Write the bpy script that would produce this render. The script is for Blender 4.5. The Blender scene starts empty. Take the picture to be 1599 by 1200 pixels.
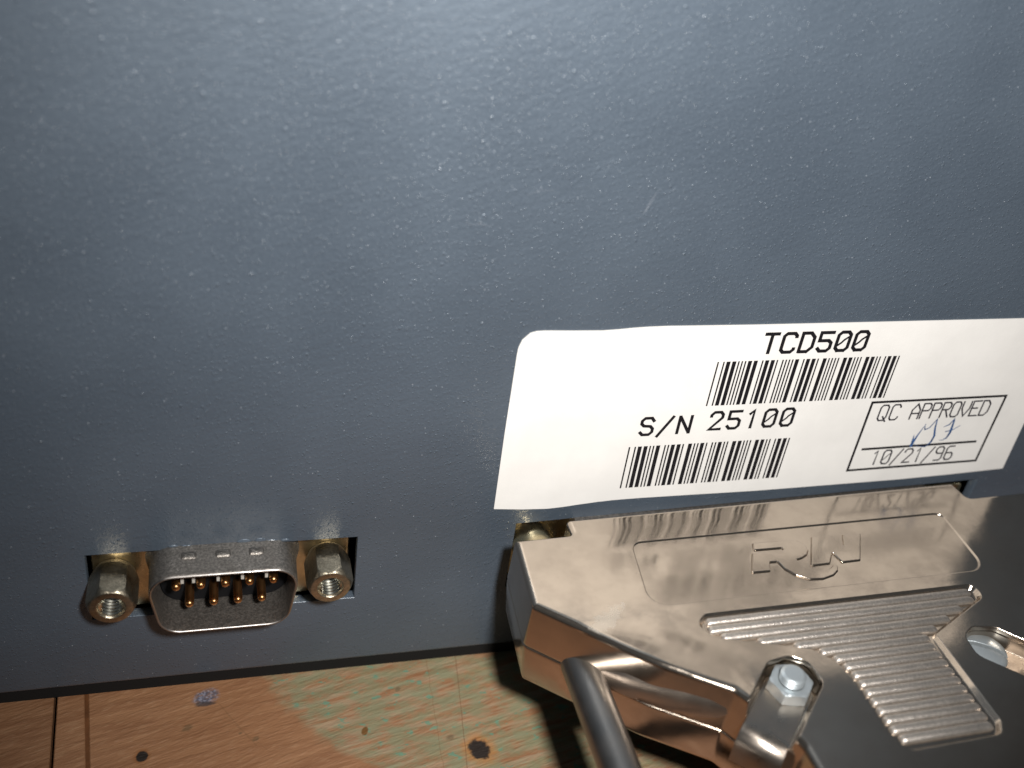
import bpy, bmesh, math, random
from mathutils import Vector, Matrix

# ------------------------------------------------------------------ scene, camera, light
MM = 0.001
scene = bpy.context.scene
col = scene.collection
random.seed(7)


def cam_matrix(yaw, pitch, roll):
    f = Vector((math.sin(yaw) * math.cos(pitch), math.cos(yaw) * math.cos(pitch), math.sin(pitch)))
    r = Vector((math.cos(yaw), -math.sin(yaw), 0))
    u = r.cross(f)
    c, s = math.cos(roll), math.sin(roll)
    R = c * r + s * u
    U = -s * r + c * u
    m = Matrix((R, U, -f)).transposed()
    return m, f


cd = bpy.data.cameras.new('camera')
cam = bpy.data.objects.new('camera', cd)
col.objects.link(cam)
m3, fwd = cam_matrix(0.3323, -0.5678, 0.1560)
cam.matrix_world = Matrix.Translation(Vector((0.600, -93.127, 89.211)) * MM) @ m3.to_4x4()
cd.sensor_width = 36.0
cd.lens = 36.0 * 1570.19 / 1599.0
cd.clip_start = 0.002
cd.clip_end = 20.0
cd.dof.use_dof = True
cd.dof.focus_distance = 0.1252
cd.dof.aperture_fstop = 19.0
scene.camera = cam

world = bpy.data.worlds.new('World')
scene.world = world
world.use_nodes = True
bg = world.node_tree.nodes['Background']
bg.inputs['Color'].default_value = (0.80, 0.90, 1.0, 1)
bg.inputs['Strength'].default_value = 0.050

# the camera's own flash: a small beam up and to the right of the lens
fl = bpy.data.lights.new('camera_flash', 'SPOT')
fl.shadow_soft_size = 0.006
fl.spot_size = math.radians(106)
fl.spot_blend = 1.0
fl.energy = 1.42
fl.color = (1.0, 0.98, 0.955)
flo = bpy.data.objects.new('camera_flash', fl)
col.objects.link(flo)
flo.location = Vector((23.0, -98.0, 106.0)) * MM
flo.rotation_euler = (Vector((52, 0, 50)) - Vector((23, -98, 106))).to_track_quat('-Z', 'Y').to_euler()

scene.view_settings.view_transform = 'Standard'
scene.view_settings.look = 'None'
scene.view_settings.exposure = 0.0
scene.view_settings.gamma = 1.0
scene.view_settings.use_curve_mapping = False
scene.cycles.max_bounces = 10
scene.cycles.glossy_bounces = 8
scene.cycles.sample_clamp_indirect = 4.0
scene.cycles.use_denoising = True
scene.cycles.caustics_reflective = False
scene.cycles.caustics_refractive = False


# ------------------------------------------------------------------ helpers
class G:
    """Node graph helper."""

    def __init__(self, name):
        self.m = bpy.data.materials.new(name)
        self.m.use_nodes = True
        self.t = self.m.node_tree
        self.b = self.t.nodes['Principled BSDF']
        tc = self.t.nodes.new('ShaderNodeTexCoord')
        self.co = self.vm('SCALE', tc.outputs['Object'], scale=1000.0)   # millimetres

    def link(self, a, b):
        self.t.links.new(a, b)

    def put(self, sock, v):
        if hasattr(v, 'is_output') or hasattr(v, 'links'):
            self.link(v, sock)
        else:
            if isinstance(v, (tuple, list)) and sock.type == 'RGBA' and len(v) == 3:
                v = (*v, 1)
            sock.default_value = v

    def vm(self, op, a, b=None, scale=None):
        n = self.t.nodes.new('ShaderNodeVectorMath')
        n.operation = op
        self.put(n.inputs[0], a)
        if b is not None:
            self.put(n.inputs[1], b)
        if scale is not None:
            n.inputs['Scale'].default_value = scale
        return n.outputs['Value'] if op in ('LENGTH', 'DISTANCE', 'DOT_PRODUCT') else n.outputs['Vector']

    def ma(self, op, a, b=None, c=None, clamp=False):
        n = self.t.nodes.new('ShaderNodeMath')
        n.operation = op
        n.use_clamp = clamp
        self.put(n.inputs[0], a)
        if b is not None:
            self.put(n.inputs[1], b)
        if c is not None:
            self.put(n.inputs[2], c)
        return n.outputs[0]

    def noise(self, co, scale, detail=2.0, rough=0.5, dist=0.0, colour=False):
        n = self.t.nodes.new('ShaderNodeTexNoise')
        self.put(n.inputs['Vector'], co)
        n.inputs['Scale'].default_value = scale
        n.inputs['Detail'].default_value = detail
        n.inputs['Roughness'].default_value = rough
        n.inputs['Distortion'].default_value = dist
        return n.outputs['Color'] if colour else n.outputs['Fac']

    def voro(self, co, scale, feature='F1', rnd=1.0):
        n = self.t.nodes.new('ShaderNodeTexVoronoi')
        n.feature = feature
        self.put(n.inputs['Vector'], co)
        n.inputs['Scale'].default_value = scale
        n.inputs['Randomness'].default_value = rnd
        return n.outputs

    def ramp(self, v, a, b, lo=0.0, hi=1.0, smooth=True):
        n = self.t.nodes.new('ShaderNodeMapRange')
        n.interpolation_type = 'SMOOTHSTEP' if smooth else 'LINEAR'
        self.put(n.inputs['Value'], v)
        n.inputs['From Min'].default_value = a
        n.inputs['From Max'].default_value = b
        n.inputs['To Min'].default_value = lo
        n.inputs['To Max'].default_value = hi
        return n.outputs['Result']

    def mix(self, f, a, b):
        n = self.t.nodes.new('ShaderNodeMix')
        n.data_type = 'RGBA'
        self.put(n.inputs['Factor'], f)
        self.put(n.inputs['A'], a) if False else self.put(n.inputs[6], a)
        self.put(n.inputs[7], b)
        return n.outputs[2]

    def mapping(self, co, loc=(0, 0, 0), rot=(0, 0, 0), scale=(1, 1, 1)):
        n = self.t.nodes.new('ShaderNodeMapping')
        self.put(n.inputs['Vector'], co)
        n.inputs['Location'].default_value = loc
        n.inputs['Rotation'].default_value = rot
        n.inputs['Scale'].default_value = scale
        return n.outputs['Vector']

    def rs(self, co, rot, scale):
        """Turn the coordinates first, then stretch them."""
        return self.mapping(self.mapping(co, rot=rot), scale=scale)

    def bump(self, h, dist_mm, strength=1.0, normal=None):
        n = self.t.nodes.new('ShaderNodeBump')
        self.put(n.inputs['Height'], h)
        n.inputs['Distance'].default_value = dist_mm * MM
        n.inputs['Strength'].default_value = strength
        if normal is not None:
            self.link(normal, n.inputs['Normal'])
        return n.outputs['Normal']

    def bevel(self, r_mm):
        n = self.t.nodes.new('ShaderNodeBevel')
        n.samples = 4
        n.inputs['Radius'].default_value = r_mm * MM
        return n.outputs['Normal']

    def set(self, **k):
        names = dict(color='Base Color', metal='Metallic', rough='Roughness', spec='Specular IOR Level', normal='Normal',
                     coat='Coat Weight', coat_rough='Coat Roughness', coat_normal='Coat Normal', tint='Specular Tint')
        for a, v in k.items():
            self.put(self.b.inputs[names[a]], v)
        return self.m


def mesh_obj(name, verts, faces, mat, parent=None, smooth=None, scale=MM):
    me = bpy.data.meshes.new(name)
    me.from_pydata([(v[0] * scale, v[1] * scale, v[2] * scale) for v in verts], [], faces)
    me.update()
    bm = bmesh.new()
    bm.from_mesh(me)
    bmesh.ops.recalc_face_normals(bm, faces=bm.faces)
    bm.to_mesh(me)
    bm.free()
    if smooth is not None:
        for p in me.polygons:
            p.use_smooth = True
        me.set_sharp_from_angle(angle=math.radians(smooth))
    if mat:
        me.materials.append(mat)
    o = bpy.data.objects.new(name, me)
    col.objects.link(o)
    o.parent = parent
    return o


def empty(name, loc, label=None, cat=None, kind=None):
    o = bpy.data.objects.new(name, None)
    o.empty_display_size = 0.005
    col.objects.link(o)
    o.location = Vector(loc) * MM
    if label:
        o['label'] = label
    if cat:
        o['category'] = cat
    if kind:
        o['kind'] = kind
    return o


def join(lists):
    V, F = [], []
    for v, f in lists:
        b = len(V)
        V += v
        F += [tuple(i + b for i in q) for q in f]
    return V, F


def box(x0, x1, y0, y1, z0, z1):
    V = [(x, y, z) for z in (z0, z1) for y in (y0, y1) for x in (x0, x1)]
    F = [(0, 2, 3, 1), (4, 5, 7, 6), (0, 1, 5, 4), (2, 6, 7, 3), (0, 4, 6, 2), (1, 3, 7, 5)]
    return V, F


def round_poly(pts, radii, seg=6):
    """Round the corners of a closed 2-D polygon."""
    out = []
    n = len(pts)
    for i in range(n):
        p = Vector(pts[i])
        a = Vector(pts[i - 1]) - p
        b = Vector(pts[(i + 1) % n]) - p
        r = radii[i] if isinstance(radii, (list, tuple)) else radii
        if r <= 0:
            out.append((p.x, p.y))
            continue
        la, lb = a.length, b.length
        a.normalize()
        b.normalize()
        ang = a.angle(b)
        if ang > math.pi - 0.02:
            out.append((p.x, p.y))
            continue
        d = min(r / math.tan(ang / 2), la * 0.49, lb * 0.49)
        rr = d * math.tan(ang / 2)
        bis = (a + b).normalized()
        c = p + bis * (rr / math.sin(ang / 2))
        v0 = (p + a * d) - c
        v1 = (p + b * d) - c
        t0 = math.atan2(v0.y, v0.x)
        t1 = math.atan2(v1.y, v1.x)
        dt = (t1 - t0 + math.pi) % (2 * math.pi) - math.pi
        for k in range(seg + 1):
            t = t0 + dt * k / seg
            out.append((c.x + rr * math.cos(t), c.y + rr * math.sin(t)))
    return out


def area2(p):
    return sum(p[i - 1][0] * p[i][1] - p[i][0] * p[i - 1][1] for i in range(len(p)))


def offset_poly(p, d):
    """Move every edge inward by d (mitred)."""
    n = len(p)
    sgn = 1 if area2(p) > 0 else -1
    out = []
    for i in range(n):
        a, b, c = Vector(p[i - 1]), Vector(p[i]), Vector(p[(i + 1) % n])
        e1 = (b - a)
        e2 = (c - b)
        if e1.length < 1e-9 or e2.length < 1e-9:
            out.append((b.x, b.y))
            continue
        e1.normalize()
        e2.normalize()
        n1 = Vector((-e1.y, e1.x)) * sgn
        n2 = Vector((-e2.y, e2.x)) * sgn
        m = n1 + n2
        k = m.dot(n1)
        m = m / max(k, 0.3) if k else n1
        out.append((b.x + m.x * d, b.y + m.y * d))
    return out


def rings(poly, levels, cap0=True, cap1=True):
    """Loft of a plan outline: levels = [(inward offset, z), ...]."""
    V, F = [], []
    n = len(poly)
    for d, z in levels:
        V += [(x, y, z) for x, y in offset_poly(poly, d)]
    for k in range(len(levels) - 1):
        for i in range(n):
            j = (i + 1) % n
            F.append((k * n + i, k * n + j, (k + 1) * n + j, (k + 1) * n + i))
    if cap0:
        F.append(tuple(range(n))[::-1])
    if cap1:
        b = (len(levels) - 1) * n
        F.append(tuple(range(b, b + n)))
    return V, F


def rings_sharp(pts, radii, levels, seg=6):
    """Like rings(), but offsets the sharp plan and rounds each level afresh so small corners never fold over."""
    n = len(pts)
    sg = 1 if area2(pts) > 0 else -1
    V, F = [], []
    for d, z in levels:
        q = offset_poly(pts, d)
        rad = []
        for i in range(n):
            a, b, c = pts[i - 1], pts[i], pts[(i + 1) % n]
            cr = ((b[0] - a[0]) * (c[1] - b[1]) - (b[1] - a[1]) * (c[0] - b[0])) * sg
            rad.append(max(0.04, radii[i] + (-d if cr > 0 else d)))
        p = round_poly(q, rad, seg)
        m = len(p)
        V += [(x, y, z) for x, y in p]
    for k in range(len(levels) - 1):
        for i in range(m):
            j = (i + 1) % m
            F.append((k * m + i, k * m + j, (k + 1) * m + j, (k + 1) * m + i))
    F.append(tuple(range(m))[::-1])
    b = (len(levels) - 1) * m
    F.append(tuple(range(b, b + m)))
    return V, F


def lathe_y(profile, n=40, cx=0, cz=0, close=False, rfun=None):
    """Surface of revolution about the y axis: profile = [(y, r), ...]."""
    V, F = [], []
    for y, r in profile:
        for i in range(n):
            t = 2 * math.pi * i / n
            rr = rfun(t, y, r) if rfun else r
            V.append((cx + rr * math.cos(t), y, cz + rr * math.sin(t)))
    for k in range(len(profile) - 1):
        for i in range(n):
            j = (i + 1) % n
            F.append((k * n + i, k * n + j, (k + 1) * n + j, (k + 1) * n + i))
    if close:
        F.append(tuple(range(n)))
        b = (len(profile) - 1) * n
        F.append(tuple(range(b, b + n)))
    return V, F


def swap_yz(vf, cx=0, cy=0, cz=0):
    """Turn a y-axis lathe into a z-axis one and place it."""
    V, F = vf
    return [(x + cx, -z + cy, y + cz) for x, y, z in V], F


def ribbon(pts, w, closed=False):
    """Mitred flat stroke in 2-D."""
    n = len(pts)
    V, F = [], []
    for i in range(n):
        p = Vector(pts[i])
        a = Vector(pts[i - 1]) if (i > 0 or closed) else None
        c = Vector(pts[(i + 1) % n]) if (i < n - 1 or closed) else None
        d1 = (p - a).normalized() if a is not None else None
        d2 = (c - p).normalized() if c is not None else None
        if d1 is None:
            d1 = d2
        if d2 is None:
            d2 = d1
        n1 = Vector((-d1.y, d1.x))
        n2 = Vector((-d2.y, d2.x))
        m = n1 + n2
        k = m.dot(n1)
        m = m / max(k, 0.45)
        ww = w[i] if isinstance(w, (list, tuple)) else w
        ext = Vector((0, 0))
        if not closed and i == 0:
            ext = -d2 * ww * 0.4
        if not closed and i == n - 1:
            ext = d1 * ww * 0.4
        V.append(p + m * ww / 2 + ext)
        V.append(p - m * ww / 2 + ext)
    last = n if closed else n - 1
    for i in range(last):
        j = (i + 1) % n
        F.append((2 * i, 2 * i + 1, 2 * j + 1, 2 * j))
    return [(v.x, v.y) for v in V], F


# ------------------------------------------------------------------ materials
def mat_paint():
    g = G('dark_blue_grey_powder_coat')
    co = g.co
    fine = g.noise(co, 2.6, 2.0, 0.65)
    v1 = g.voro(co, 0.95)
    pim1 = g.ma('MULTIPLY', g.ramp(v1['Distance'], 0.20, 0.04), g.ramp(g.noise(co, 0.5, 1.0), 0.46, 0.60))
    v2 = g.voro(g.mapping(co, loc=(3.3, 1.1, 7.7)), 2.5)
    pim2 = g.ramp(v2['Distance'], 0.30, 0.05)
    # uneven, slightly streaky flow of the coat
    st = g.noise(g.rs(co, (0, 0.35, 0), (0.6, 1, 1.5)), 0.9, 2.0, 0.6)
    h = g.ma('MULTIPLY', fine, 0.50)
    h = g.ma('ADD', h, g.ma('MULTIPLY', pim1, 0.70))
    h = g.ma('ADD', h, g.ma('MULTIPLY', g.ma('MULTIPLY', pim2, st), 1.05))
    h = g.ma('ADD', h, g.ma('MULTIPLY', st, 0.75))
    nrm = g.bump(h, 0.080, 1.0)
    big = g.noise(co, 0.06, 2.0, 0.5)
    colr = g.mix(g.ramp(big, 0.3, 0.7), (0.049, 0.064, 0.084), (0.059, 0.076, 0.098))
    # tiny pale flecks painted in as flash sparkle on the coat
    v4 = g.voro(g.mapping(co, loc=(2.3, 8.1, 4.7)), 1.25)
    sparkle = g.ma('MULTIPLY', g.ramp(v4['Distance'], 0.105, 0.04), g.ramp(st, 0.47, 0.57))
    colr = g.mix(g.ma('MULTIPLY', sparkle, 0.7), colr, (0.45, 0.48, 0.52))
    return g.set(color=colr, rough=g.ramp(fine, 0.3, 0.7, 0.46, 0.60), spec=1.0, normal=nrm, tint=(0.79, 0.90, 1.0), coat=0.42, coat_rough=0.17, coat_normal=nrm)


def mat_metal(name, color, rough, wave=0.0, grit=0.0, bev=None, smear=0.0, metal=1.0, rv=1.0, speck=0.0):
    g = G(name)
    co = g.co
    nrm = g.bevel(bev) if bev else None
    if wave:
        w = g.noise(co, 0.10, 1.0, 0.4)
        nrm = g.bump(w, wave, 1.0, nrm)
    fine = g.noise(co, 5.0, 3.0, 0.6)
    if grit:
        nrm = g.bump(fine, grit, 1.0, nrm)
    stain = g.noise(co, 0.35, 5.0, 0.6)
    r = g.ramp(stain, 0.3, 0.75, rough * (1 - 0.25 * rv), rough * (1 + 0.5 * rv))
    c2 = tuple(c * (1 - smear) for c in color)
    colr = g.mix(g.ramp(stain, 0.35, 0.75), color, c2) if smear else color
    if speck:
        sp = g.noise(co, 3.2, 3.0, 0.75)
        colr = g.mix(g.ma('MULTIPLY', g.ramp(sp, 0.42, 0.60), speck), colr, tuple(c * 0.25 for c in color))
        colr = g.mix(g.ma('MULTIPLY', g.ramp(sp, 0.38, 0.28), speck), colr, tuple(min(0.9, c * 2.0) for c in color))
    k = dict(color=colr, metal=metal, rough=r)
    if nrm is not None:
        k['normal'] = nrm
    return g.set(**k)


def mat_hood():
    """Nickel-plated die casting: slightly wavy mirror with handling haze."""
    g = G('nickel_plated_casting')
    co = g.co
    sep = g.t.nodes.new('ShaderNodeSeparateXYZ')
    g.link(co, sep.inputs[0])
    x, y, z = sep.outputs
    nrm = g.bevel(0.20)
    # gentle dishing of the cast top face: it rises a little towards the cable end and up to the tapered edges
    dish = g.ramp(y, -20.0, -37.0, 0.0, 1.25)
    s1 = g.ma('ADD', g.ma('MULTIPLY', g.ma('ADD', g.ma('ABSOLUTE', x), -38.34), 0.668), g.ma('MULTIPLY', g.ma('ADD', y, 16.38), -0.744))
    # s1 > 0 outside the tapered edge, negative inside
    e = g.ramp(s1, -5.5, 0.0, 0.0, 1.0, False)
    along = g.ma('MULTIPLY', g.ramp(y, -20.0, -26.0), g.ramp(g.ma('ABSOLUTE', x), 17.3, 20.3))
    rim = g.ma('MULTIPLY', g.ma('MULTIPLY', g.ma('MULTIPLY', e, e), along), 0.75)
    top = g.ramp(z, -0.75, -0.55)
    hh = g.ma('MULTIPLY', g.ma('ADD', dish, rim), top)
    nrm = g.bump(hh, 1.0, 1.0, nrm)
    w = g.noise(co, 0.085, 1.0, 0.4)
    nrm = g.bump(w, 0.10, 1.0, nrm)
    mid = g.noise(co, 0.8, 2.0, 0.55)
    nrm = g.bump(mid, 0.008, 1.0, nrm)
    stain = g.noise(co, 0.22, 4.0, 0.62)
    fine = g.noise(co, 6.0, 2.0, 0.6)
    r = g.ma('ADD', g.ramp(stain, 0.3, 0.75, 0.105, 0.215), g.ramp(fine, 0.35, 0.75, 0.0, 0.05))
    colr = g.mix(g.ramp(stain, 0.35, 0.7), (0.560, 0.478, 0.395), (0.485, 0.412, 0.340))
    # a pale rubbed streak on the left of the top face
    p = g.mapping(co, loc=(31.3, 20.3, 0.0))
    p = g.rs(p, (0, 0, math.radians(-37)), (0.30, 0.85, 0.0))
    d = g.ma('ADD', g.vm('LENGTH', p), g.ma('MULTIPLY', g.ma('SUBTRACT', g.noise(co, 0.9, 4.0, 0.65), 0.5), 2.2))
    rub = g.ma('MULTIPLY', g.ma('MULTIPLY', g.ramp(d, 1.0, 0.70), 0.50), g.ramp(z, -0.22, -0.05))
    v = g.voro(co, 0.55)
    pit = g.ramp(v['Distance'], 0.055, 0.02)
    metal = g.ma('SUBTRACT', 0.98, g.ma('MULTIPLY', rub, 0.45))
    colr = g.mix(rub, colr, (0.62, 0.55, 0.46))
    colr = g.mix(g.ma('MULTIPLY', pit, 0.5), colr, (0.12, 0.09, 0.07))
    r = g.ma('ADD', r, g.ma('MULTIPLY', rub, 0.25))
    return g.set(color=colr, metal=metal, rough=r, normal=nrm)


def mat_wood(name, shade, marks=True):
    g = G(name)
    co = g.co
    ang = math.radians(-11)
    gr = g.rs(co, (0, 0, ang), (0.11, 1.0, 1.0))
    gr2 = g.rs(co, (0, 0, math.radians(-20)), (0.30, 1.5, 1.0))
    n1 = g.noise(gr, 0.85, 5.0, 0.62, 0.4)
    n2 = g.noise(gr2, 1.5, 4.0, 0.65)
    n3 = g.noise(co, 0.07, 3.0, 0.5)
    c1 = (0.63 * shade, 0.32 * shade, 0.160 * shade)
    c2 = (0.43 * shade, 0.195 * shade, 0.090 * shade)
    c3 = (0.74 * shade, 0.43 * shade, 0.235 * shade)
    c = g.mix(g.ramp(n1, 0.28, 0.74), c1, c2)
    c = g.mix(g.ma('MULTIPLY', g.ramp(n2, 0.50, 0.72), 0.55), c, c3)
    c = g.mix(g.ma('MULTIPLY', g.ramp(n3, 0.35, 0.7), 0.35), c, (0.46 * shade, 0.205 * shade, 0.085 * shade))

    h = g.ma('ADD', g.ma('MULTIPLY', n1, 0.6), g.ma('MULTIPLY', n2, 0.6))
    nrm = g.bump(h, 0.26, 1.0)
    if not marks:
        return g.set(color=c, rough=0.5, spec=0.4, normal=nrm)

    def spot(x, y, rx, ry, rot, wob, wscale):
        p = g.mapping(co, loc=(-x, -y, 0))
        p = g.rs(p, (0, 0, math.radians(-rot)), (1 / rx, 1 / ry, 0))
        return g.ma('ADD', g.vm('LENGTH', p), g.ma('MULTIPLY', g.ma('SUBTRACT', g.noise(co, wscale, 3.0, 0.6), 0.5), wob))

    # worn pale green paint over the middle of the board
    d = spot(33.0, -8.0, 30.0, 14.5, -24, 0.35, 0.16)
    area = g.ramp(d, 1.04, 0.93)
    paint = g.ramp(g.noise(g.mapping(co, scale=(0.55, 1.0, 1.0)), 0.55, 5.0, 0.62), 0.36, 0.62)
    pale = g.ramp(g.noise(gr, 1.1, 4.0, 0.6), 0.40, 0.62)
    c = g.mix(g.ma('MULTIPLY', area, g.ma('MULTIPLY', pale, 0.55)), c, (0.40, 0.325, 0.215))
    c = g.mix(g.ma('MULTIPLY', area, g.ma('MULTIPLY', paint, 0.62)), c, (0.19, 0.235, 0.135))
    teal = g.ramp(g.noise(g.mapping(co, scale=(0.6, 1.0, 1)), 0.75, 3.0, 0.6), 0.60, 0.67)
    c = g.mix(g.ma('MULTIPLY', area, g.ma('MULTIPLY', teal, 0.75)), c, (0.11, 0.27, 0.185))
    # knots, burn and ink marks
    d1 = spot(30.9, -15.0, 1.6, 1.9, 30, 0.9, 0.9)
    c = g.mix(g.ma('MULTIPLY', g.ramp(d1, 1.75, 0.8), 0.5), c, (0.45, 0.17, 0.03))
    c = g.mix(g.ramp(d1, 0.95, 0.65), c, (0.025, 0.017, 0.013))
    d2 = spot(-10.2, -9.9, 0.75, 0.85, 0, 0.5, 1.0)
    c = g.mix(g.ma('MULTIPLY', g.ramp(d2, 1.7, 0.8), 0.6), c, (0.22, 0.08, 0.02))
    c = g.mix(g.ramp(d2, 1.05, 0.8), c, (0.02, 0.014, 0.01))
    d3 = spot(16.8, -10.1, 0.45, 0.75, -20, 0.5, 1.5)
    c = g.mix(g.ramp(d3, 1.1, 0.7), c, (0.16, 0.075, 0.02))
    d4 = spot(-2.7, -1.9, 1.75, 1.25, 20, 0.9, 0.7)
    c = g.mix(g.ma('MULTIPLY', g.ramp(d4, 1.15, 0.6), g.ramp(g.noise(gr2, 2.2, 3.0, 0.6), 0.35, 0.55, 0.35, 1.0)), c, g.mix(g.ramp(g.noise(co, 2.5, 2.0), 0.45, 0.6), (0.10, 0.095, 0.12), (0.24, 0.24, 0.30)))
    d5 = spot(-2.9, -3.0, 1.5, 0.45, 0, 0.9, 1.2)
    c = g.mix(g.ma('MULTIPLY', g.ramp(d5, 1.1, 0.6), 0.8), c, (0.05, 0.04, 0.04))
    for (x, y, s) in ((-5.0, -6.5, 0.8), (3.2, -9.3, 0.55), (1.4, -8.2, 0.3), (22.0, -4.1, 0.5), (27.5, -12.7, 0.7)):
        ds = spot(x, y, s, s * 0.7, 25, 0.9, 1.3)
        c = g.mix(g.ma('MULTIPLY', g.ramp(ds, 1.1, 0.5), 0.6), c, (0.12, 0.08, 0.04))

    # two fine checks across the grain and a long scratch
    def line(x0, y0, x1, y1, w, wob, k, colr, c):
        L = math.hypot(x1 - x0, y1 - y0)
        a = math.atan2(y1 - y0, x1 - x0)
        p = g.mapping(co, loc=(-x0, -y0, 0))
        p = g.mapping(p, rot=(0, 0, -a))
        n = g.t.nodes.new('ShaderNodeSeparateXYZ')
        g.link(p, n.inputs[0])
        dy = g.ma('ABSOLUTE', g.ma('ADD', n.outputs[1], g.ma('MULTIPLY', g.ma('SUBTRACT', g.noise(co, 0.6, 3.0), 0.5), wob)))
        inx = g.ma('MULTIPLY', g.ramp(n.outputs[0], -0.2, 0.2), g.ramp(n.outputs[0], L + 0.2, L - 0.2))
        f = g.ma('MULTIPLY', g.ma('MULTIPLY', g.ramp(dy, w, w * 0.4), inx), k)
        return g.mix(f, c, colr)
    c = line(30.9, 0.5, 28.6, -19, 0.10, 0.25, 0.55, (0.16, 0.08, 0.035), c)
    c = line(26.7, 0.5, 25.7, -19, 0.08, 0.5, 0.45, (0.20, 0.11, 0.05), c)
    c = line(-1.2, -3.2, 3.3, -10.4, 0.12, 0.3, 0.6, (0.22, 0.11, 0.05), c)
    c = line(-0.6, -5.2, 4.8, -11.4, 0.06, 0.3, 0.5, (0.22, 0.11, 0.05), c)
    return g.set(color=c, rough=g.ramp(n1, 0.3, 0.7, 0.42, 0.6), spec=0.4, normal=nrm)


def mat_plain(name, color, rough=0.5, spec=0.5, grit=0.0, vary=0.0, vs=0.4):
    g = G(name)
    k = dict(color=color, rough=rough, spec=spec)
    if vary:
        n = g.noise(g.co, vs, 4.0, 0.6)
        k['color'] = g.mix(g.ramp(n, 0.3, 0.7), color, tuple(c * (1 - vary) for c in color))
    if grit:
        k['normal'] = g.bump(g.noise(g.co, 3.0, 3.0, 0.6), grit, 1.0)
    return g.set(**k)


M_paint = mat_paint()
M_hood = mat_hood()
M_black = mat_plain('black_interior', (0.006, 0.006, 0.007), 0.7, 0.2)
M_gapshade = mat_plain('gap_shade_black', (0.010, 0.010, 0.010), 0.75, 0.2, 0.05)  # black for the strip that stands in for shade under the case
M_paper = mat_plain('label_paper', (0.75, 0.725, 0.69), 0.42, 0.35, 0.010, 0.08, 0.10)
M_ink = mat_plain('black_print', (0.010, 0.009, 0.011), 0.6, 0.12, 0.0, 0.3, 1.5)
M_thin_ink = mat_plain('worn_stamp_ink', (0.030, 0.027, 0.036), 0.6, 0.15, 0.0, 0.6, 2.0)
M_pen = mat_plain('blue_pen_ink', (0.035, 0.10, 0.26), 0.5, 0.3, 0.0, 0.6, 2.0)
M_shell = mat_metal('dull_tin_plate', (0.33, 0.298, 0.265), 0.42, 0.0, 0.075, None, 0.25, 0.85, 0.5, 0.55)
M_rimcut = mat_metal('bare_rim', (0.46, 0.425, 0.395), 0.33, 0.0, 0.01, None, 0.2)
M_zinc = mat_metal('yellow_zinc_plate', (0.66, 0.55, 0.34), 0.27, 0.06, 0.012, 0.12, 0.3)
M_hexm = mat_metal('hex_standoff_plate', (0.47, 0.41, 0.31), 0.36, 0.0, 0.030, 0.12, 0.45, 1.0, 1.0, 0.35)
M_thread = mat_metal('bright_thread', (0.72, 0.70, 0.60), 0.20, 0.0, 0.004, None, 0.1)
M_gold = mat_metal('gold_plated_pin', (0.62, 0.32, 0.13), 0.30, 0.0, 0.006, None, 0.3)
M_insul = mat_plain('black_insulator', (0.006, 0.006, 0.007), 0.6, 0.15)
M_white = mat_plain('white_plastic_rib', (0.50, 0.47, 0.42), 0.4, 0.4)
M_rod = mat_metal('grey_steel_rod', (0.33, 0.31, 0.29), 0.36, 0.02, 0.010, None, 0.06, 1.0, 0.3)
M_dull = mat_metal('dulled_casting', (0.40, 0.335, 0.28), 0.33, 0.0, 0.012, None, 0.15, 0.95, 0.6)
M_boss = mat_metal('satin_cast_boss', (0.50, 0.43, 0.365), 0.30, 0.06, 0.012, 0.15, 0.1, 1.0, 0.5)
M_zincblue = mat_metal('blue_white_zinc', (0.58, 0.63, 0.65), 0.36, 0.0, 0.010, 0.10, 0.1, 0.75, 0.3)
M_ridge = mat_metal('cast_grip_ridge', (0.58, 0.525, 0.47), 0.40, 0.0, 0.060, None, 0.0, 0.9, 0.2, 0.22)
M_seam = mat_plain('parting_gap', (0.02, 0.016, 0.012), 0.6, 0.2)
M_scr = mat_plain('scratched_coat', (0.14, 0.155, 0.18), 0.4, 0.5)
M_glue = mat_plain('glue_line', (0.17, 0.065, 0.022), 0.5, 0.4, 0.05, 0.4, 0.5)
M_crack = mat_plain('dark_crack', (0.02, 0.012, 0.008), 0.8, 0.2)

# ------------------------------------------------------------------ the bench top
bench = empty('bench_top', (0, 0, -20), kind='structure')
ZT = 0.0
W1 = mat_wood('worn_maple', 0.56)
W2 = mat_wood('worn_maple_end', 0.44, False)
W3 = mat_wood('worn_maple_strip', 0.52, False)


def plank(x0a, x0b, x1a, x1b, m):
    """A board between two nearly straight seams (a = far end, b = near end)."""
    yf, yn = 60.0, -260.0
    e = 0.12
    V = []
    for z, d in ((-22.0, 0.0), (-e, 0.0), (0.0, e)):
        V += [(x0a + d, yf, z), (x1a - d, yf, z), (x1b - d, yn, z), (x0b + d, yn, z)]
    F = [(3, 2, 1, 0), (8, 9, 10, 11)]
    for k in (0, 1):
        for i in range(4):
            j = (i + 1) % 4
            F.append((k * 4 + i, k * 4 + j, k * 4 + 4 + j, k * 4 + 4 + i))
    return mesh_obj('plank', V, F, m, bench)



def seam_black(y):
    return -20.65 - 0.059 * (y + 5.0)


def seam_glue(y):
    return -16.8 - 0.10 * (y + 5.2)


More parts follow.
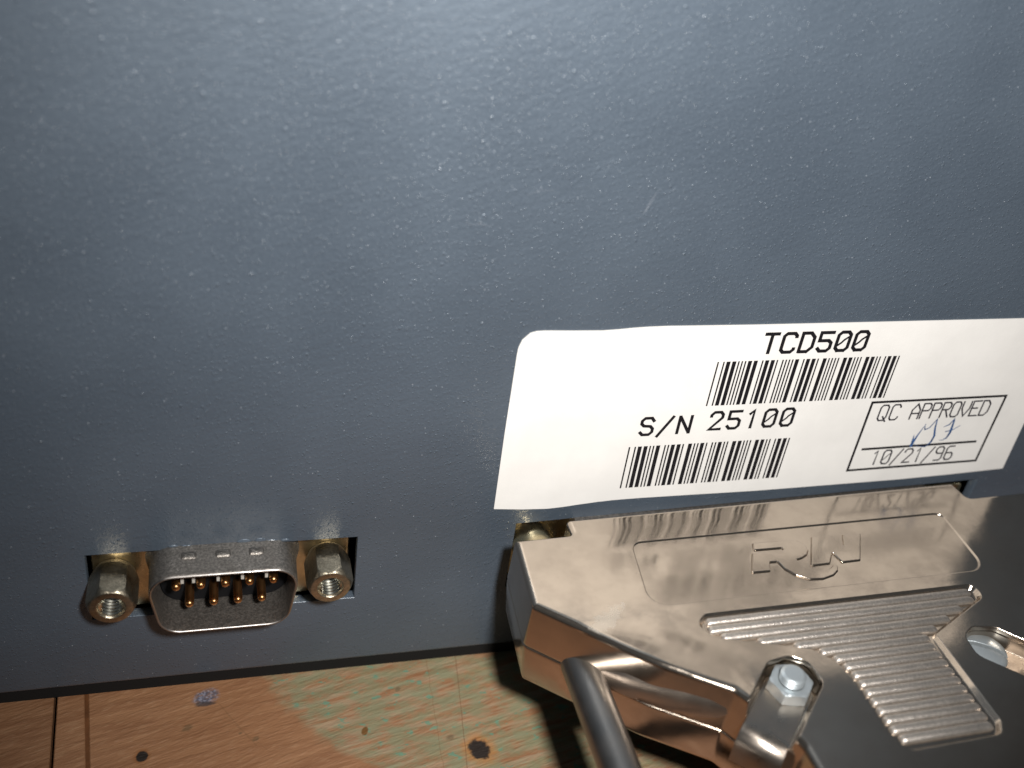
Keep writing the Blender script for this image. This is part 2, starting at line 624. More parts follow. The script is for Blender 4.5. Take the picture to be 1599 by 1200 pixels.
YF, YN = 60.0, -260.0
plank(-260, -260, seam_black(YF) - 0.2, seam_black(YN) - 0.2, W2)
plank(seam_black(YF) + 0.2, seam_black(YN) + 0.2, seam_glue(YF) - 0.22, seam_glue(YN) - 0.22, W3)
plank(seam_glue(YF) + 0.22, seam_glue(YN) + 0.22, 320, 320, W1)
mesh_obj('glue_line', [(seam_glue(YF) - 0.30, YF, -0.10), (seam_glue(YF) + 0.30, YF, -0.10), (seam_glue(YN) + 0.30, YN, -0.10),
                       (seam_glue(YN) - 0.30, YN, -0.10)], [(0, 1, 2, 3)], M_glue, bench)
mesh_obj('crack', [(seam_black(YF) - 0.30, YF, -2.0), (seam_black(YF) + 0.30, YF, -2.0), (seam_black(YN) + 0.30, YN, -2.0),
                   (seam_black(YN) - 0.30, YN, -2.0)], [(0, 1, 2, 3)], M_crack, bench)

# ------------------------------------------------------------------ the enclosure
enc = empty('equipment_case', (0, 0, -20), 'dark blue-grey painted steel equipment case standing on the wooden bench', 'equipment case')
ZO = 20.0      # the empty stands on the bench: local z = world z + 20
XS = [-170.0, -15.5, 16.05, 36.2, 106.4, 270.0]
ZR = [[-17.2] * 6,
      [-6.3, -6.3, -6.3, -6.6, -5.2, -5.2],
      [4.25, 4.25, 4.30, 4.70, 7.35, 7.35],
      [160.0] * 6]
V, F = [], []
for r in range(4):
    for c in range(6):
        V.append((XS[c], 0.0, ZR[r][c] + ZO))
for r in range(3):
    for c in range(5):
        if (c, r) in ((1, 1), (3, 1)):
            continue
        F.append((r * 6 + c, r * 6 + c + 1, (r + 1) * 6 + c + 1, (r + 1) * 6 + c))
TH = 1.3
# rolled front edges of the two cut-outs, then the thickness of the sheet
for c in (1, 3):
    idx = [6 + c, 6 + c + 1, 12 + c + 1, 12 + c]
    cxm = sum(V[i][0] for i in idx) / 4
    czm = sum(V[i][2] for i in idx) / 4
    prev = idx
    for y, ins in ((0.03, 0.05), (0.12, 0.10), (TH, 0.10)):
        cur = []
        for i in idx:
            x, _, z = V[i]
            V.append((x + (ins if x < cxm else -ins), y, z + (ins if z < czm else -ins)))
            cur.append(len(V) - 1)
        for k in range(4):
            j = (k + 1) % 4
            F.append((prev[k], prev[j], cur[j], cur[k]))
        prev = cur
# folded lower edge
prev = list(range(6))
for k in range(1, 7):
    t = math.pi / 2 * k / 6
    cur = []
    for c in range(6):
        V.append((XS[c], 0.8 - 0.8 * math.cos(t), -17.2 - 0.8 * math.sin(t) + ZO))
        cur.append(len(V) - 1)
    for c in range(5):
        F.append((prev[c], prev[c + 1], cur[c + 1], cur[c]))
    prev = cur
cur = []
for c in range(6):
    V.append((XS[c], 14.0, -18.0 + ZO))
    cur.append(len(V) - 1)
for c in range(5):
    F.append((prev[c], prev[c + 1], cur[c + 1], cur[c]))
me_o = mesh_obj('rear_panel', V, F, M_paint, enc, smooth=40)
# the rest of the case behind the panel
V, F = join([box(-170, -168.7, 0.05, 240, -17.9 + ZO, 160 + ZO), box(268.7, 270, 0.05, 240, -17.9 + ZO, 160 + ZO),
             box(-168.6, 268.6, 0.05, 240, 158.7 + ZO, 160 + ZO), box(-168.6, 268.6, 14.1, 240, -18.0 + ZO, -16.8 + ZO),
             box(-168.6, 268.6, 238.7, 240, -16.7 + ZO, 158.6 + ZO)])
mesh_obj('case_shell', V, F, M_paint, enc)
mesh_obj('inner_bulkhead', *box(-160, 260, 9.0, 9.6, -15 + ZO, 150 + ZO), M_black, enc)
mesh_obj('gap_shade_strip', *box(-168, 268, 0.55, 30, -20.0 + ZO, -18.02 + ZO), M_gapshade, enc)  # added strip: fills the gap under the case, its black stands for shade


def scratch(pts, w, parent=enc):
    v, f = ribbon(pts, w)
    return mesh_obj('scratch', [(x, -0.012, z + ZO) for x, z in v], f, M_scr, parent)


scratch([(44.43, 47.9), (44.8, 48.7), (45.1, 49.7), (45.72, 50.9)], [0.03, 0.09, 0.07, 0.02])
scratch([(44.62, 48.2), (45.2, 49.3), (45.55, 50.3)], [0.02, 0.06, 0.02])
scratch([(24.9, 46.4), (26.4, 46.5), (27.9, 46.3)], [0.02, 0.05, 0.02])
scratch([(31.2, 49.8), (32.4, 50.4), (34.0, 50.4)], [0.02, 0.04, 0.02])
# beads of thick paint along the top edge of the small cut-out
for k in range(9):
    x = -5.5 + 1.62 * k + random.uniform(-0.4, 0.4)
    w = random.uniform(0.5, 1.1)
    h = random.uniform(0.18, 0.45)
    v, f = [], []
    nu, nv = 10, 6
    for a in range(nv + 1):
        ph = math.pi / 2 * a / nv
        for b in range(nu):
            t = 2 * math.pi * b / nu
            v.append((x + w * math.cos(ph) * math.cos(t), 0.02 - 0.16 * math.sin(ph), 4.25 + h * 1.05 + h * math.cos(ph) * math.sin(t) + ZO))
    for a in range(nv):
        for b in range(nu):
            c = (b + 1) % nu
            f.append((a * nu + b, a * nu + c, (a + 1) * nu + c, (a + 1) * nu + b))
    mesh_obj('paint_bead', v, f, M_paint, enc, smooth=60)

# ------------------------------------------------------------------ the sticker
PHI = 0.01293
sticker = empty('serial_label', (32.8, -0.004, 7.47), 'white paper serial number sticker with two barcodes on the painted case', 'sticker')
sticker.rotation_euler = (0, -PHI, 0)
out = [(0.10, 0.0), (0.10, 12.0), (0.24, 22.96), (0.30, 23.9), (0.62, 24.9), (1.47, 25.79), (2.2, 26.0), (3.16, 26.05), (6.56, 25.95), (10.16, 25.88),
       (12.1, 25.98), (13.99, 26.14), (16.0, 26.24), (18.23, 26.28), (29.6, 26.18), (44.8, 26.17), (68.7, 26.18), (74.0, 26.18), (75.6, 25.9), (76.6, 25.0),
       (76.9, 23.6), (76.9, 9.1), (77.0, 0.70), (68.0, 0.30), (59.3, 0.05), (48, -0.04), (36.9, -0.12), (25.6, 0.03), (20.0, 0.09), (16.3, 0.06), (14.0, -0.06),
       (11.6, -0.26), (9.2, -0.5), (7.2, -0.6), (3.9, -0.4), (2.0, -0.2)]
n = len(out)
V = [(x, -0.11, z) for x, z in out] + [(x, -0.002, z) for x, z in out]
F = [tuple(range(n)), tuple(range(n, 2 * n))[::-1]] + [(i, (i + 1) % n, n + (i + 1) % n, n + i) for i in range(n)]
mesh_obj('paper', V, F, M_paper, sticker)

# stroke font on a 4 x 6 grid
S = {
    'T': [[(0, 6), (4, 6)], [(2, 5.6), (2, 0)]],
    'C': [[(4, 4.9), (4, 5.2), (3.2, 6), (0.8, 6), (0, 5.2), (0, 0.8), (0.8, 0), (3.2, 0), (4, 0.8), (4, 1.1)]],
    'D': [[(0, 0), (0, 6), (2.6, 6), (4, 4.6), (4, 1.4), (2.6, 0)], [(0.3, 0), (2.5, 0)]],
    '5': [[(4, 6), (0, 6), (0, 3.4), (3.0, 3.4), (4, 2.6), (4, 0.9), (3.1, 0), (0.9, 0), (0, 0.9)]],
    '0': [[(0.9, 0), (0, 0.9), (0, 5.1), (0.9, 6), (3.1, 6), (4, 5.1), (4, 0.9), (3.1, 0)], [(0.9, 0), (3.0, 0)], [(0.5, 1.7), (1.6, 2.6), (2.3, 3.5), (3.5, 4.4)]],
    'S': [[(4, 4.9), (3.1, 6), (0.9, 6), (0, 5.1), (0, 4.0), (0.9, 3.2), (3.1, 3.0), (4, 2.1), (4, 0.9), (3.1, 0), (0.9, 0), (0, 0.9)]],
    '/': [[(-0.3, -0.8), (4.0, 6.1)]],
    'N': [[(0, 0), (0, 6)], [(0.3, 5.6), (3.7, 0.4)], [(4, 0), (4, 6)]],
    '2': [[(0, 4.6), (0, 5.1), (0.9, 6), (3.1, 6), (4, 5.1), (4, 4.0), (0.2, 0), (4, 0)]],
    '1': [[(0.9, 4.9), (2.1, 6), (2.1, 0)]],
    'Q': [[(0.9, 0), (0, 0.9), (0, 5.1), (0.9, 6), (3.1, 6), (4, 5.1), (4, 1.2), (2.9, 0)], [(1.1, 0), (2.7, 0)], [(2.3, 1.5), (4.2, -0.5)]],
    'A': [[(0, 0), (0, 3.6), (2, 6), (4, 3.6), (4, 0)], [(0.2, 2.2), (3.8, 2.2)]],
    'P': [[(0, 0), (0, 6), (3.1, 6), (4, 5.2), (4, 3.9), (3.1, 3.1), (0.3, 3.1)]],
    'R': [[(0, 0), (0, 6), (3.1, 6), (4, 5.2), (4, 3.9), (3.1, 3.1), (0.3, 3.1)], [(2.0, 2.9), (4, 0)]],
    'O': [[(0.9, 0), (0, 0.9), (0, 5.1), (0.9, 6), (3.1, 6), (4, 5.1), (4, 0.9), (3.1, 0)], [(1.0, 0), (3.0, 0)]],
    'V': [[(0, 6), (0, 3.2), (2, 0), (4, 3.2), (4, 6)]],
    'E': [[(4, 6), (0, 6), (0, 0), (4, 0)], [(0.3, 3.1), (3.0, 3.1)]],
    '9': [[(0.4, 0), (3.1, 0), (4, 0.9), (4, 5.1), (3.1, 6), (0.9, 6), (0, 5.1), (0, 4.0), (0.9, 3.1), (3.7, 3.1)]],
    '6': [[(3.6, 6), (0.9, 6), (0, 5.1), (0, 0.9), (0.9, 0), (3.1, 0), (4, 0.9), (4, 2.2), (3.1, 3.1), (0.3, 3.1)]],
    ' ': [],
}


def text_part(name, s, x0, z0, w, h, pitch, sw, mat, slope=0.0, skip=0.0):
    V, F = [], []
    k = 0
    for i, ch in enumerate(s):
        for st in S[ch]:
            pts = [(x0 + i * pitch + px / 4 * w, z0 + slope * i * pitch + pz / 6 * h) for px, pz in st]
            wd = sw * (0.62 if (ch == '0' and len(st) == 4 and st[0] == (0.5, 1.7)) else 1.0)
            v, f = ribbon(pts, wd)
            b = len(V)
            yy = -0.118 - 0.0012 * (k % 3)
            k += 1
            V += [(x, yy, z) for x, z in v]
            F += [tuple(q + b for q in fc) for fc in f]
    return mesh_obj(name, V, F, mat, sticker)


text_part('printed_text', 'TCD500', 31.55, 22.15, 1.72, 2.68, 2.54, 0.48, M_ink)
text_part('printed_text', 'S/N', 17.75, 10.5, 1.60, 2.55, 2.55, 0.43, M_ink)
text_part('printed_text', '25100', 27.15, 10.78, 1.60, 2.66, 2.55, 0.43, M_ink)
text_part('stamp_text', 'QC', 52.0, 10.75, 1.25, 2.48, 1.82, 0.25, M_thin_ink)
text_part('stamp_text', 'APPROVED', 57.1, 10.72, 1.25, 2.45, 1.60, 0.25, M_thin_ink)
text_part('stamp_text', '10/21/96', 53.6, 3.15, 1.20, 2.35, 1.72, 0.25, M_thin_ink)


def line_part(name, pls, mat, y=-0.125):
    V, F = [], []
    for k, (pts, w, cl) in enumerate(pls):
        v, f = ribbon(pts, w, cl)
        b = len(V)
        V += [(x, y - 0.0012 * k, z) for x, z in v]
        F += [tuple(q + b for q in fc) for fc in f]
    return mesh_obj(name, V, F, mat, sticker)


line_part('stamp_frame', [([(50.30, 13.80), (71.55, 13.85), (71.45, 2.58), (50.38, 2.36)], 0.37, True)], M_ink)
line_part('stamp_frame', [([(51.55, 5.95), (69.90, 6.10)], 0.38, False)], M_ink)
line_part('pen_signature', [
    ([(59.29, 6.02), (59.15, 7.0), (59.02, 7.88)], [0.41, 0.30, 0.07], False),
    ([(59.21, 6.15), (59.63, 7.93), (60.24, 9.8), (60.25, 9.1), (60.45, 8.75), (61.06, 9.05), (61.78, 10.47)], [0.46, 0.24, 0.19, 0.14, 0.19, 0.16, 0.14], False),
    ([(61.78, 10.47), (62.0, 8.94), (62.42, 7.56), (62.29, 6.5), (61.62, 5.75), (60.45, 5.85), (59.5, 6.4)], [0.14, 0.27, 0.32, 0.30, 0.19, 0.07, 0.04], False),
    ([(63.37, 9.05), (64.14, 9.39), (64.63, 10.41)], [0.07, 0.22, 0.14], False),
    ([(64.66, 10.12), (64.77, 8.77), (64.82, 8.0), (64.61, 7.1), (64.1, 6.75), (63.5, 6.72)], [0.22, 0.35, 0.38, 0.27, 0.14, 0.05], False),
    ([(63.99, 8.2), (65.08, 8.46), (66.07, 9.17)], [0.16, 0.16, 0.07], False)], M_pen, -0.134)

C39 = {'*': 'bWbwBwBwb', 'T': 'bwbwBwBWb', 'C': 'BwBwbWbwb', 'D': 'bwbwBWbwB', '5': 'BwbWBwbwb', '0': 'bwbWBwBwb', '2': 'bwBWbwbwB',
       '1': 'BwbWbwbwB'}


def barcode(s, x0, x1, z0, z1, ratio=2.45):
    w = []
    for i, ch in enumerate(s):
        for k, c in enumerate(C39[ch]):
            w.append((k % 2 == 0, ratio if c.isupper() else 1.0))
        if i < len(s) - 1:
            w.append((False, 1.0))
    tot = sum(a for _, a in w)
    u = (x1 - x0) / tot
    V, F = [], []
    x = x0
    for dark, a in w:
        if dark:
            g = -0.05 * u
            b = len(V)
            V += [(x - g, -0.118, z0), (x + a * u + g, -0.118, z0), (x + a * u + g, -0.118, z1), (x - g, -0.118, z1)]
            F.append((b, b + 1, b + 2, b + 3))
        x += a * u
    return mesh_obj('barcode', V, F, M_ink, sticker)


barcode('*TCD500*', 25.90, 51.80, 14.50, 21.05)
barcode('*25100*', 16.70, 39.62, 2.0, 8.68)

# ------------------------------------------------------------------ the nine-pin port
port = empty('serial_port', (0, 0, 0), 'bare nine-pin male serial port with tin shell in the small cut-out', 'serial port')
# mounting flange behind the panel, one plate with an opening under the shell
v, f = rings(round_poly([(-15.0, -5.95), (15.15, -5.95), (15.15, 5.8), (-15.0, 5.8)], 0.8, 4), [(0, 0), (0, 0.9), (0.15, 1.05)])
mesh_obj('flange', [(x, 2.6 - z, y) for x, y, z in v], f, M_zinc, port, smooth=35)


def dshape(hw, hh, r, inset=0.0, slope=math.radians(10)):
    t = math.tan(slope) * hh
    p = [(-(hw), hh), (hw, hh), (hw - 2 * t, -hh), (-(hw - 2 * t), -hh)]
    p = round_poly(p[::-1], r, 8)
    return offset_poly(p, inset) if inset else p


base = dshape(9.05, 4.72, 2.9)
n = len(base)
prof = [(-0.55, 1.6), (-0.25, 1.2), (-0.06, 0.7), (0.0, 0.0), (0.10, -4.6), (0.16, -4.93), (0.28, -5.02), (0.42, -4.95), (0.46, -4.6), (0.48, 1.2)]
V, F = [], []
for d, y in prof:
    V += [(x, y, z) for x, z in offset_poly(base, d)]
for k in range(len(prof) - 1):
    for i in range(n):
        j = (i + 1) % n
        F.append((k * n + i, k * n + j, (k + 1) * n + j, (k + 1) * n + i))
shell = mesh_obj('shell', V, F, M_shell, port, smooth=50)
# worn bright front rim
V, F = [], []
rim = [(0.13, -4.90), (0.18, -5.00), (0.28, -5.06), (0.40, -5.0), (0.44, -4.9)]
for d, y in rim:
    V += [(x, y, z) for x, z in offset_poly(base, d)]
for k in range(len(rim) - 1):
    for i in range(n):
        j = (i + 1) % n
        F.append((k * n + i, k * n + j, (k + 1) * n + j, (k + 1) * n + i))
mesh_obj('rim', V, F, M_rimcut, shell, smooth=60)
for x in (-3.9, -0.05, 3.75):
    v, f = rings(round_poly([(-0.88, -0.62), (0.88, -0.62), (0.88, 0.62), (-0.88, 0.62)], 0.3, 3), [(0, 0), (0.05, 0.16), (0.2, 0.25), (0.4, 0.28)])
    mesh_obj('dimple', [(a + x, b - 1.75, c + 4.62) for a, b, c in v], f, M_shell, shell, smooth=50)
# insulator block
ins = dshape(8.5, 4.2, 2.6)
v, f = rings(ins, [(0, 0.0), (0, 3.4), (0.2, 3.6)])
mesh_obj('insulator', [(x, 3.5 - z, y) for x, y, z in v], f, M_insul, port, smooth=35)
pv, pf = lathe_y([(2.4, 0.53), (-3.35, 0.53), (-3.55, 0.47), (-3.70, 0.38), (-3.78, 0.22), (-3.80, 0.02)], 18)
pin_me = None
for i, (x, z) in enumerate([((k - 2) * 2.77, 1.42) for k in range(5)] + [((k - 1.5) * 2.77, -1.42) for k in range(4)]):
    if pin_me is None:
        o = mesh_obj('pin', pv, pf, M_gold, port, smooth=40)
        pin_me = o.data
    else:
        o = bpy.data.objects.new('pin', pin_me)
        col.objects.link(o)
        o.parent = port
    o.location = Vector((x + 0.12, 0, z + 0.05)) * MM
for x in (-2 * 2.77 + 0.78, -2.77 - 0.72, -0.72, 2.77 - 0.72, 2 * 2.77 - 0.72):
    mesh_obj('insulator_rib', *box(x - 0.14, x + 0.20, -3.0, 1.2, 1.5, 3.6), M_white, port)

AF = 2.46
def hexcap(y0, y1):
    def fun(t, y, r):
        a = (t + math.pi / 6) % (math.pi / 3) - math.pi / 6
        h = AF / math.cos(a)
        return min(h, r)
    return fun


def standoff(x, z, rot):
    prof = [(1.5, 2.30), (1.2, 2.44), (0.9, 2.60), (0.65, 2.75), (0.45, 2.86), (-3.3, 2.86), (-3.55, 2.78), (-3.8, 2.66), (-4.0, 2.54), (-4.2, 2.36), (-4.24, 2.2),
            (-4.24, 1.62), (-4.1, 1.5), (-3.9, 1.42)]
    v, f = lathe_y(prof, 72, rfun=lambda t, y, r: hexcap(0, 0)(t, y, r))
    o = mesh_obj('standoff', v, f, M_hexm, port, smooth=28)
    o.location = Vector((x, 0, z)) * MM
    o.rotation_euler = (0, rot, 0)
    # threaded bore
    th = []
    y = -3.9
    while y < 3.4:
        th += [(y, 1.42), (y + 0.16, 1.22), (y + 0.24, 1.22), (y + 0.40, 1.42)]
        y += 0.50
    v, f = lathe_y(th + [(3.6, 0.02)], 36)
    b = mesh_obj('threaded_bore', v, f, M_thread, o, smooth=50)
    return o


standoff(-12.55, -0.25, math.radians(36))
standoff(12.35, 0.15, math.radians(27))

# ------------------------------------------------------------------ the hooded plug
CX = 72.5
TILT = 0.020
plug = empty('connector_plug', (CX, 0, 7.5 + TILT * (CX - 36)), 'nickel-plated metal connector hood plugged in below the white sticker', 'connector plug')
plug.rotation_euler = (0, -TILT, 0)

half = [(-31.2, -2.75, 0.9), (-31.2, -5.45, 0.3), (-38.6, -5.60, 0.6), (-39.3, -16.95, 0.9), (-27.6, -27.35, 14.0), (-20.7, -31.95, 0.8), (-17.2, -37.7, 1.0), (-16.65, -39.6, 1.2),
        (-16.65, -60.0, 2.0)]
right = [(27.6, -1.65, 0.6), (28.0, -4.95, 0.3), (38.6, -4.75, 0.6)] + [(-x, y, r) for x, y, r in half[3:]]
full = half + right[::-1]
pl = [(x, y) for x, y, r in full]
rr = [r for x, y, r in full]
outline = round_poly(pl, rr, 6)

FR = 0.75
DR = 0.30
lev = [(0.30, -6.40), (0.06, -6.36), (0.0, -6.22), (0.0, -6.05)]
lev += [(DR, -FR)]
for k in range(1, 9):
    t = math.pi / 2 * k / 8
    lev.append((DR + FR * (1 - math.cos(t)), -FR + FR * math.sin(t)))
v, f = rings_sharp(pl, rr, lev)
upper = mesh_obj('upper_shell', v, f, M_hood, None, smooth=25, scale=1.0)   # cut at 1 unit = 1 mm, scaled down after


def cutter(pts, radii, z0, z1, draft):
    """Tapered prism, wider at the top."""
    v, f = rings_sharp(pts, radii, [(0, z0), (-draft, z1)], 8)
    o = mesh_obj('cutter', v, f, None, scale=1.0)
    return o


cutters = []
# name panel
cutters.append(cutter([(-25.3, -18.9), (20.7, -18.75), (21.3, -8.0), (-23.9, -8.35)], [2.2, 2.4, 1.0, 1.5], -0.16, 0.6, 0.62))
# grip recess
grip_pts = [(-19.3, -21.3), (-20.6, -22.4), (-19.4, -24.2), (-12.8, -26.2), (-9.0, -27.4), (-7.0, -29.6), (-6.4, -32.0), (-6.2, -39.3), (-5.3, -41.5), (5.6, -41.3), (6.5, -40.0),
            (6.75, -27.6), (16.6, -23.0), (16.8, -21.3)]
grip_r = [0.8, 0.9, 1.2, 2, 2, 1.5, 1.5, 1.5, 0.9, 1.0, 0.9, 0.8, 0.9, 0.7]
grip = round_poly(grip_pts, grip_r, 5)
cutters.append(cutter(grip_pts, grip_r, -0.55, 0.5, 0.75))


def pocket_poly(side):
    d = Vector((-0.707 * side, -0.707))
    sN = Vector((0.707 * side, -0.707))
    c = Vector((-13.1 * side, -30.8 if side > 0 else -30.0))
    p = []
    for t, s in ((16.0, -2.6), (0.1, -2.6), (-2.0, -1.1), (-2.4, 0.7), (-0.8, 2.7), (16.0, 2.45)):
        q = c + d * t + sN * s
        p.append((q.x, q.y))
    return p


for sd in (1, -1):
    cutters.append(cutter(pocket_poly(sd), [0.1, 1.3, 1.2, 1.2, 1.3, 0.1], -2.3, 0.7, 0.55))
bpy.context.view_layer.update()
for c in cutters:
    md = upper.modifiers.new('cut', 'BOOLEAN')
    md.operation = 'DIFFERENCE'
    md.solver = 'EXACT'
    md.object = c
bpy.context.view_layer.update()
dg = bpy.context.evaluated_depsgraph_get()
nm = bpy.data.meshes.new_from_object(upper.evaluated_get(dg))
upper.modifiers.clear()
old = upper.data
upper.data = nm
bpy.data.meshes.remove(old)
nm.name = 'upper_shell'
nm.transform(Matrix.Scale(MM, 4))
upper.parent = plug
for c in cutters:
    me = c.data
    bpy.data.objects.remove(c)
    bpy.data.meshes.remove(me)
for p in nm.polygons:
    p.use_smooth = True
nm.set_sharp_from_angle(angle=math.radians(25))

lev = [(0.35, -6.52), (0.08, -6.56), (0.02, -6.70), (0.02, -7.0), (0.40, -11.8)]
for k in range(1, 7):
    t = math.pi / 2 * k / 6
    lev.append((0.45 + 1.2 * (1 - math.cos(t)), -11.8 - 1.2 * math.sin(t)))
v, f = rings_sharp(pl, rr, lev)
lower = mesh_obj('lower_shell', v, f, M_hood, plug, smooth=25)
v, f = rings(outline, [(0.33, -6.55), (0.33, -6.35)], False, False)
mesh_obj('parting_gap', v, f, M_seam, plug)

# swelling of the upper wall round the screw hole, running out along the tapered side
V, F = [], []
A = Vector((-34.4, -19.6, -6.6))
Md = Vector((-27.0, -26.2, -5.2))
Bv = Vector((-19.6, -30.9, -3.7))
ns, nr = 26, 20
wn = Vector((-0.607, -0.795, 0))
axis = (Bv - A).normalized()
e2 = axis.cross(wn).normalized()
for i in range(ns + 1):
    t = i / ns
    c = A * ((1 - t) * (1 - 2 * t)) + Md * (4 * t * (1 - t)) + Bv * (t * (2 * t - 1))
    r = (2.8 - 0.5 * t) * min(1.0, 0.45 + 1.6 * t)
    for k in range(nr):
        a = 2 * math.pi * k / nr
        p = c + wn * (r * 0.58 * math.cos(a)) + e2 * (r * 1.05 * math.sin(a))
        V.append((p.x, p.y, p.z))
for i in range(ns):
    for k in range(nr):
        j = (k + 1) % nr
        F.append((i * nr + k, i * nr + j, (i + 1) * nr + j, (i + 1) * nr + k))
# keep only what belongs to the upper half
V = [(x, y, max(z, -6.38)) for x, y, z in V]
F.append(tuple(range(nr)))
F.append(tuple(range(ns * nr, ns * nr + nr)))
mesh_obj('screw_boss', V, F, M_dull, plug, smooth=40)

# long jackscrew
v, f = lathe_y([(-15.0, 2.18), (-18.0, 2.2), (-80.0, 2.2), (-80.4, 2.0), (-80.4, 0.02)], 48, -33.5, -6.6)
mesh_obj('jackscrew_rod', v, f, M_rod, plug, smooth=40)

# flange of the mating half seen in the notch, its screw collar, and the socket between tab and panel
v, f = rings(round_poly([(-36.3, -5.4), (33.0, -5.4), (33.0, 4.6), (-36.3, 4.6)], 0.6, 3), [(0, 0), (0, 0.9), (0.15, 1.05)])
mesh_obj('flange', [(x, 2.4 - z, y - 8.0) for x, y, z in v], f, M_zinc, plug, smooth=35)
v, f = lathe_y([(1.3, 2.9), (-2.4, 2.9), (-3.0, 2.6), (-5.5, 2.6)], 36, -33.5, -6.6)
mesh_obj('screw_collar', v, f, M_zinc, plug, smooth=40)
mesh_obj('socket_body', *box(-28.5, 25.5, -4.5, 3.0, -11.0, -2.6), M_shell, plug)

# grip ridges
def grip_span(y):
    xs = []
    n = len(grip)
    for i in range(n):
        (xa, ya), (xb, yb) = grip[i], grip[(i + 1) % n]
        if (ya - y) * (yb - y) < 0:
            xs.append(xa + (y - ya) / (yb - ya) * (xb - xa))
    xs.sort()
    return (xs[0], xs[-1]) if len(xs) >= 2 else None


y = -21.85
PITCH = 1.225
while y > -41.2:
    sp = grip_span(y)
    if sp:
        x0, x1 = sp[0] + 0.28, sp[1] - 0.50
        V, F = [], []
        w, h = 0.545, 0.52
        na = 8
        stations = [(0.0, 0.05), (0.12, 0.55), (0.32, 0.85), (0.6, 1.0)]
        xs = [(x0 + a, s) for a, s in stations] + [(x1 - a, s) for a, s in stations[::-1]]
        for xx, s in xs:
            for k in range(na + 1):
                t = math.pi * k / na
                V.append((xx, y + w * math.cos(t) * (0.6 + 0.4 * s), -0.56 + h * s * math.sin(t) ** 0.6))
        m = na + 1
        for i in range(len(xs) - 1):
            for k in range(na):
                F.append((i * m + k, i * m + k + 1, (i + 1) * m + k + 1, (i + 1) * m + k))
        F.append(tuple(range(m)))
        F.append(tuple(range((len(xs) - 1) * m, len(xs) * m)))
        mesh_obj('grip_ridge', V, F, M_ridge, plug, smooth=50)
    y -= PITCH

# raised emblem letters
def raised(poly, name='emblem_letter'):
    v, f = rings(poly, [(-0.09, -0.18), (0.07, 0.05)])
    return mesh_obj(name, v, f, M_hood, plug, smooth=20)


def X(p):
    return [(0.6 + (a - 0.6) * 0.9626 - CX, -93.13 + (b + 93.13) * 0.9626) for a, b in p]


R_poly = X([(66.75, -7.1), (72.0, -7.15), (73.3, -7.5), (73.9, -8.5), (73.8, -9.3), (73.2, -10.1), (72.2, -10.6), (71.3, -10.8), (71.4, -11.6), (71.9, -12.5), (72.8, -13.1),
            (74.0, -13.2), (75.2, -12.9), (75.9, -12.35), (76.35, -12.55), (75.9, -13.4), (74.9, -14.1), (73.2, -14.55), (71.4, -14.4), (69.9, -13.5), (68.9, -12.2),
            (68.55, -10.8), (67.4, -10.8), (66.75, -12.3), (64.2, -12.25), (65.85, -8.9), (70.4, -8.85), (70.5, -8.45), (66.3, -8.4)])
N_poly = X([(75.6, -6.95), (78.5, -7.05), (79.2, -9.3), (80.25, -7.1), (83.0, -7.1), (80.05, -12.0), (77.3, -12.05), (76.95, -10.1), (75.5, -12.05), (72.75, -12.1)])
raised(round_poly(R_poly, 0.12, 2))
raised(round_poly(N_poly, 0.12, 2))


# nut boss and fasteners; the pocket on the far side holds a slotted screw
def boss(side):
    d = Vector((-0.707 * side, -0.707, 0))
    s = Vector((0.707 * side, -0.707, 0))
    c = Vector((-13.1 * side, -30.8 if side > 0 else -30.0, 0))
    prof = [(-1.0, -2.28), (6.9, -2.28), (7.7, -2.36), (8.4, -2.66), (8.9, -3.2), (9.2, -3.95), (9.3, -6.38), (-1.0, -6.38)]
    V, F = [], []
    for w, ins in ((-2.62, 0.12), (-2.50, 0.0), (2.38, 0.0), (2.50, 0.12)):
        for t, z in prof:
            p = c + d * t + s * w
            V.append((p.x, p.y, z - (ins if z > -6 else 0)))
    n = len(prof)
    for k in range(3):
        for i in range(n):
            j = (i + 1) % n
            F.append((k * n + i, k * n + j, (k + 1) * n + j, (k + 1) * n + i))
    F.append(tuple(range(n)))
    F.append(tuple(range(3 * n, 4 * n)))
    mesh_obj('fastener_boss', V, F, M_boss, plug, smooth=35)
    return c


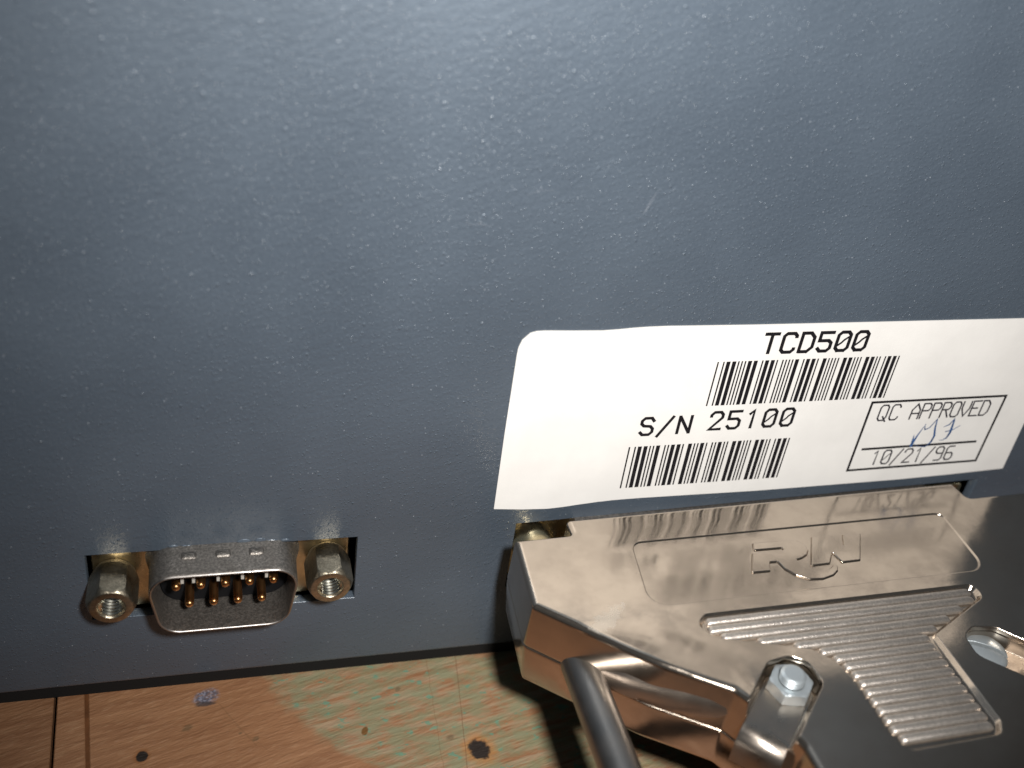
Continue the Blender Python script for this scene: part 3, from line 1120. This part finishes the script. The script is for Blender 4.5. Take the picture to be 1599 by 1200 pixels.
c = boss(1)
v, f = lathe_y([(-2.25, 2.3), (-2.2, 2.6), (-0.95, 2.6), (-0.80, 2.42), (-0.70, 2.2), (-0.7, 1.5), (-0.82, 1.35)], 72,
               rfun=lambda t, y, r: min(2.2 / math.cos((t + math.pi / 6) % (math.pi / 3) - math.pi / 6), r))
nut = mesh_obj('hex_nut', *swap_yz((v, f)), M_zincblue, plug, smooth=28)
nut.location = Vector((c.x - 0.15, c.y - 0.15, 0.0)) * MM
nut.rotation_euler = (0, 0, math.radians(17))
prof = [(-2.2, 1.2)]
yv = -0.75
for k in range(3):
    prof += [(yv, 1.22), (yv + 0.12, 1.42), (yv + 0.22, 1.42), (yv + 0.34, 1.22)]
    yv += 0.36
prof += [(0.30, 1.20), (0.38, 1.05), (0.40, 0.02)]
bolt = mesh_obj('bolt_end', *swap_yz(lathe_y(prof, 40)), M_zincblue, plug, smooth=22)
bolt.location = Vector((c.x - 0.15, c.y - 0.15, 0.0)) * MM
bolt.rotation_euler = (math.radians(1.5), 0, 0)

c = boss(-1)
# slotted round head: two half domes with a gap
def half_dome(sg):
    V, F = [], []
    R, H = 2.75, 1.25
    nu, nv = 20, 6
    for a in range(nv + 1):
        r = R * math.sin(math.pi / 2 * a / nv)
        z = -2.26 + H * 0.3 + H * 0.7 * math.cos(math.pi / 2 * a / nv) if a < nv else -2.26 + H * 0.3
        for b in range(nu + 1):
            t = math.pi * b / nu
            V.append((r * math.cos(t), sg * (0.32 + r * math.sin(t) * (R - 0.32) / R), z))
    for b in range(nu + 1):
        t = math.pi * b / nu
        V.append((R * math.cos(t), sg * (0.32 + R * math.sin(t) * (R - 0.32) / R), -2.27))
    m = nu + 1
    for a in range(nv + 1):
        for b in range(nu):
            F.append((a * m + b, a * m + b + 1, (a + 1) * m + b + 1, (a + 1) * m + b))
    b0 = len(V)
    for a in range(nv + 2):
        pass
    # flat wall of the slot
    for a in range(nv + 1):
        F.append((a * m, (a + 1) * m, (a + 1) * m + nu, a * m + nu))
    return V, F


scr = mesh_obj('slotted_screw', *join([half_dome(1), half_dome(-1)]), M_zincblue, plug, smooth=35)
scr.location = Vector((c.x + 0.0, c.y + 0.3, 0)) * MM
scr.rotation_euler = (0, 0, math.radians(-35))
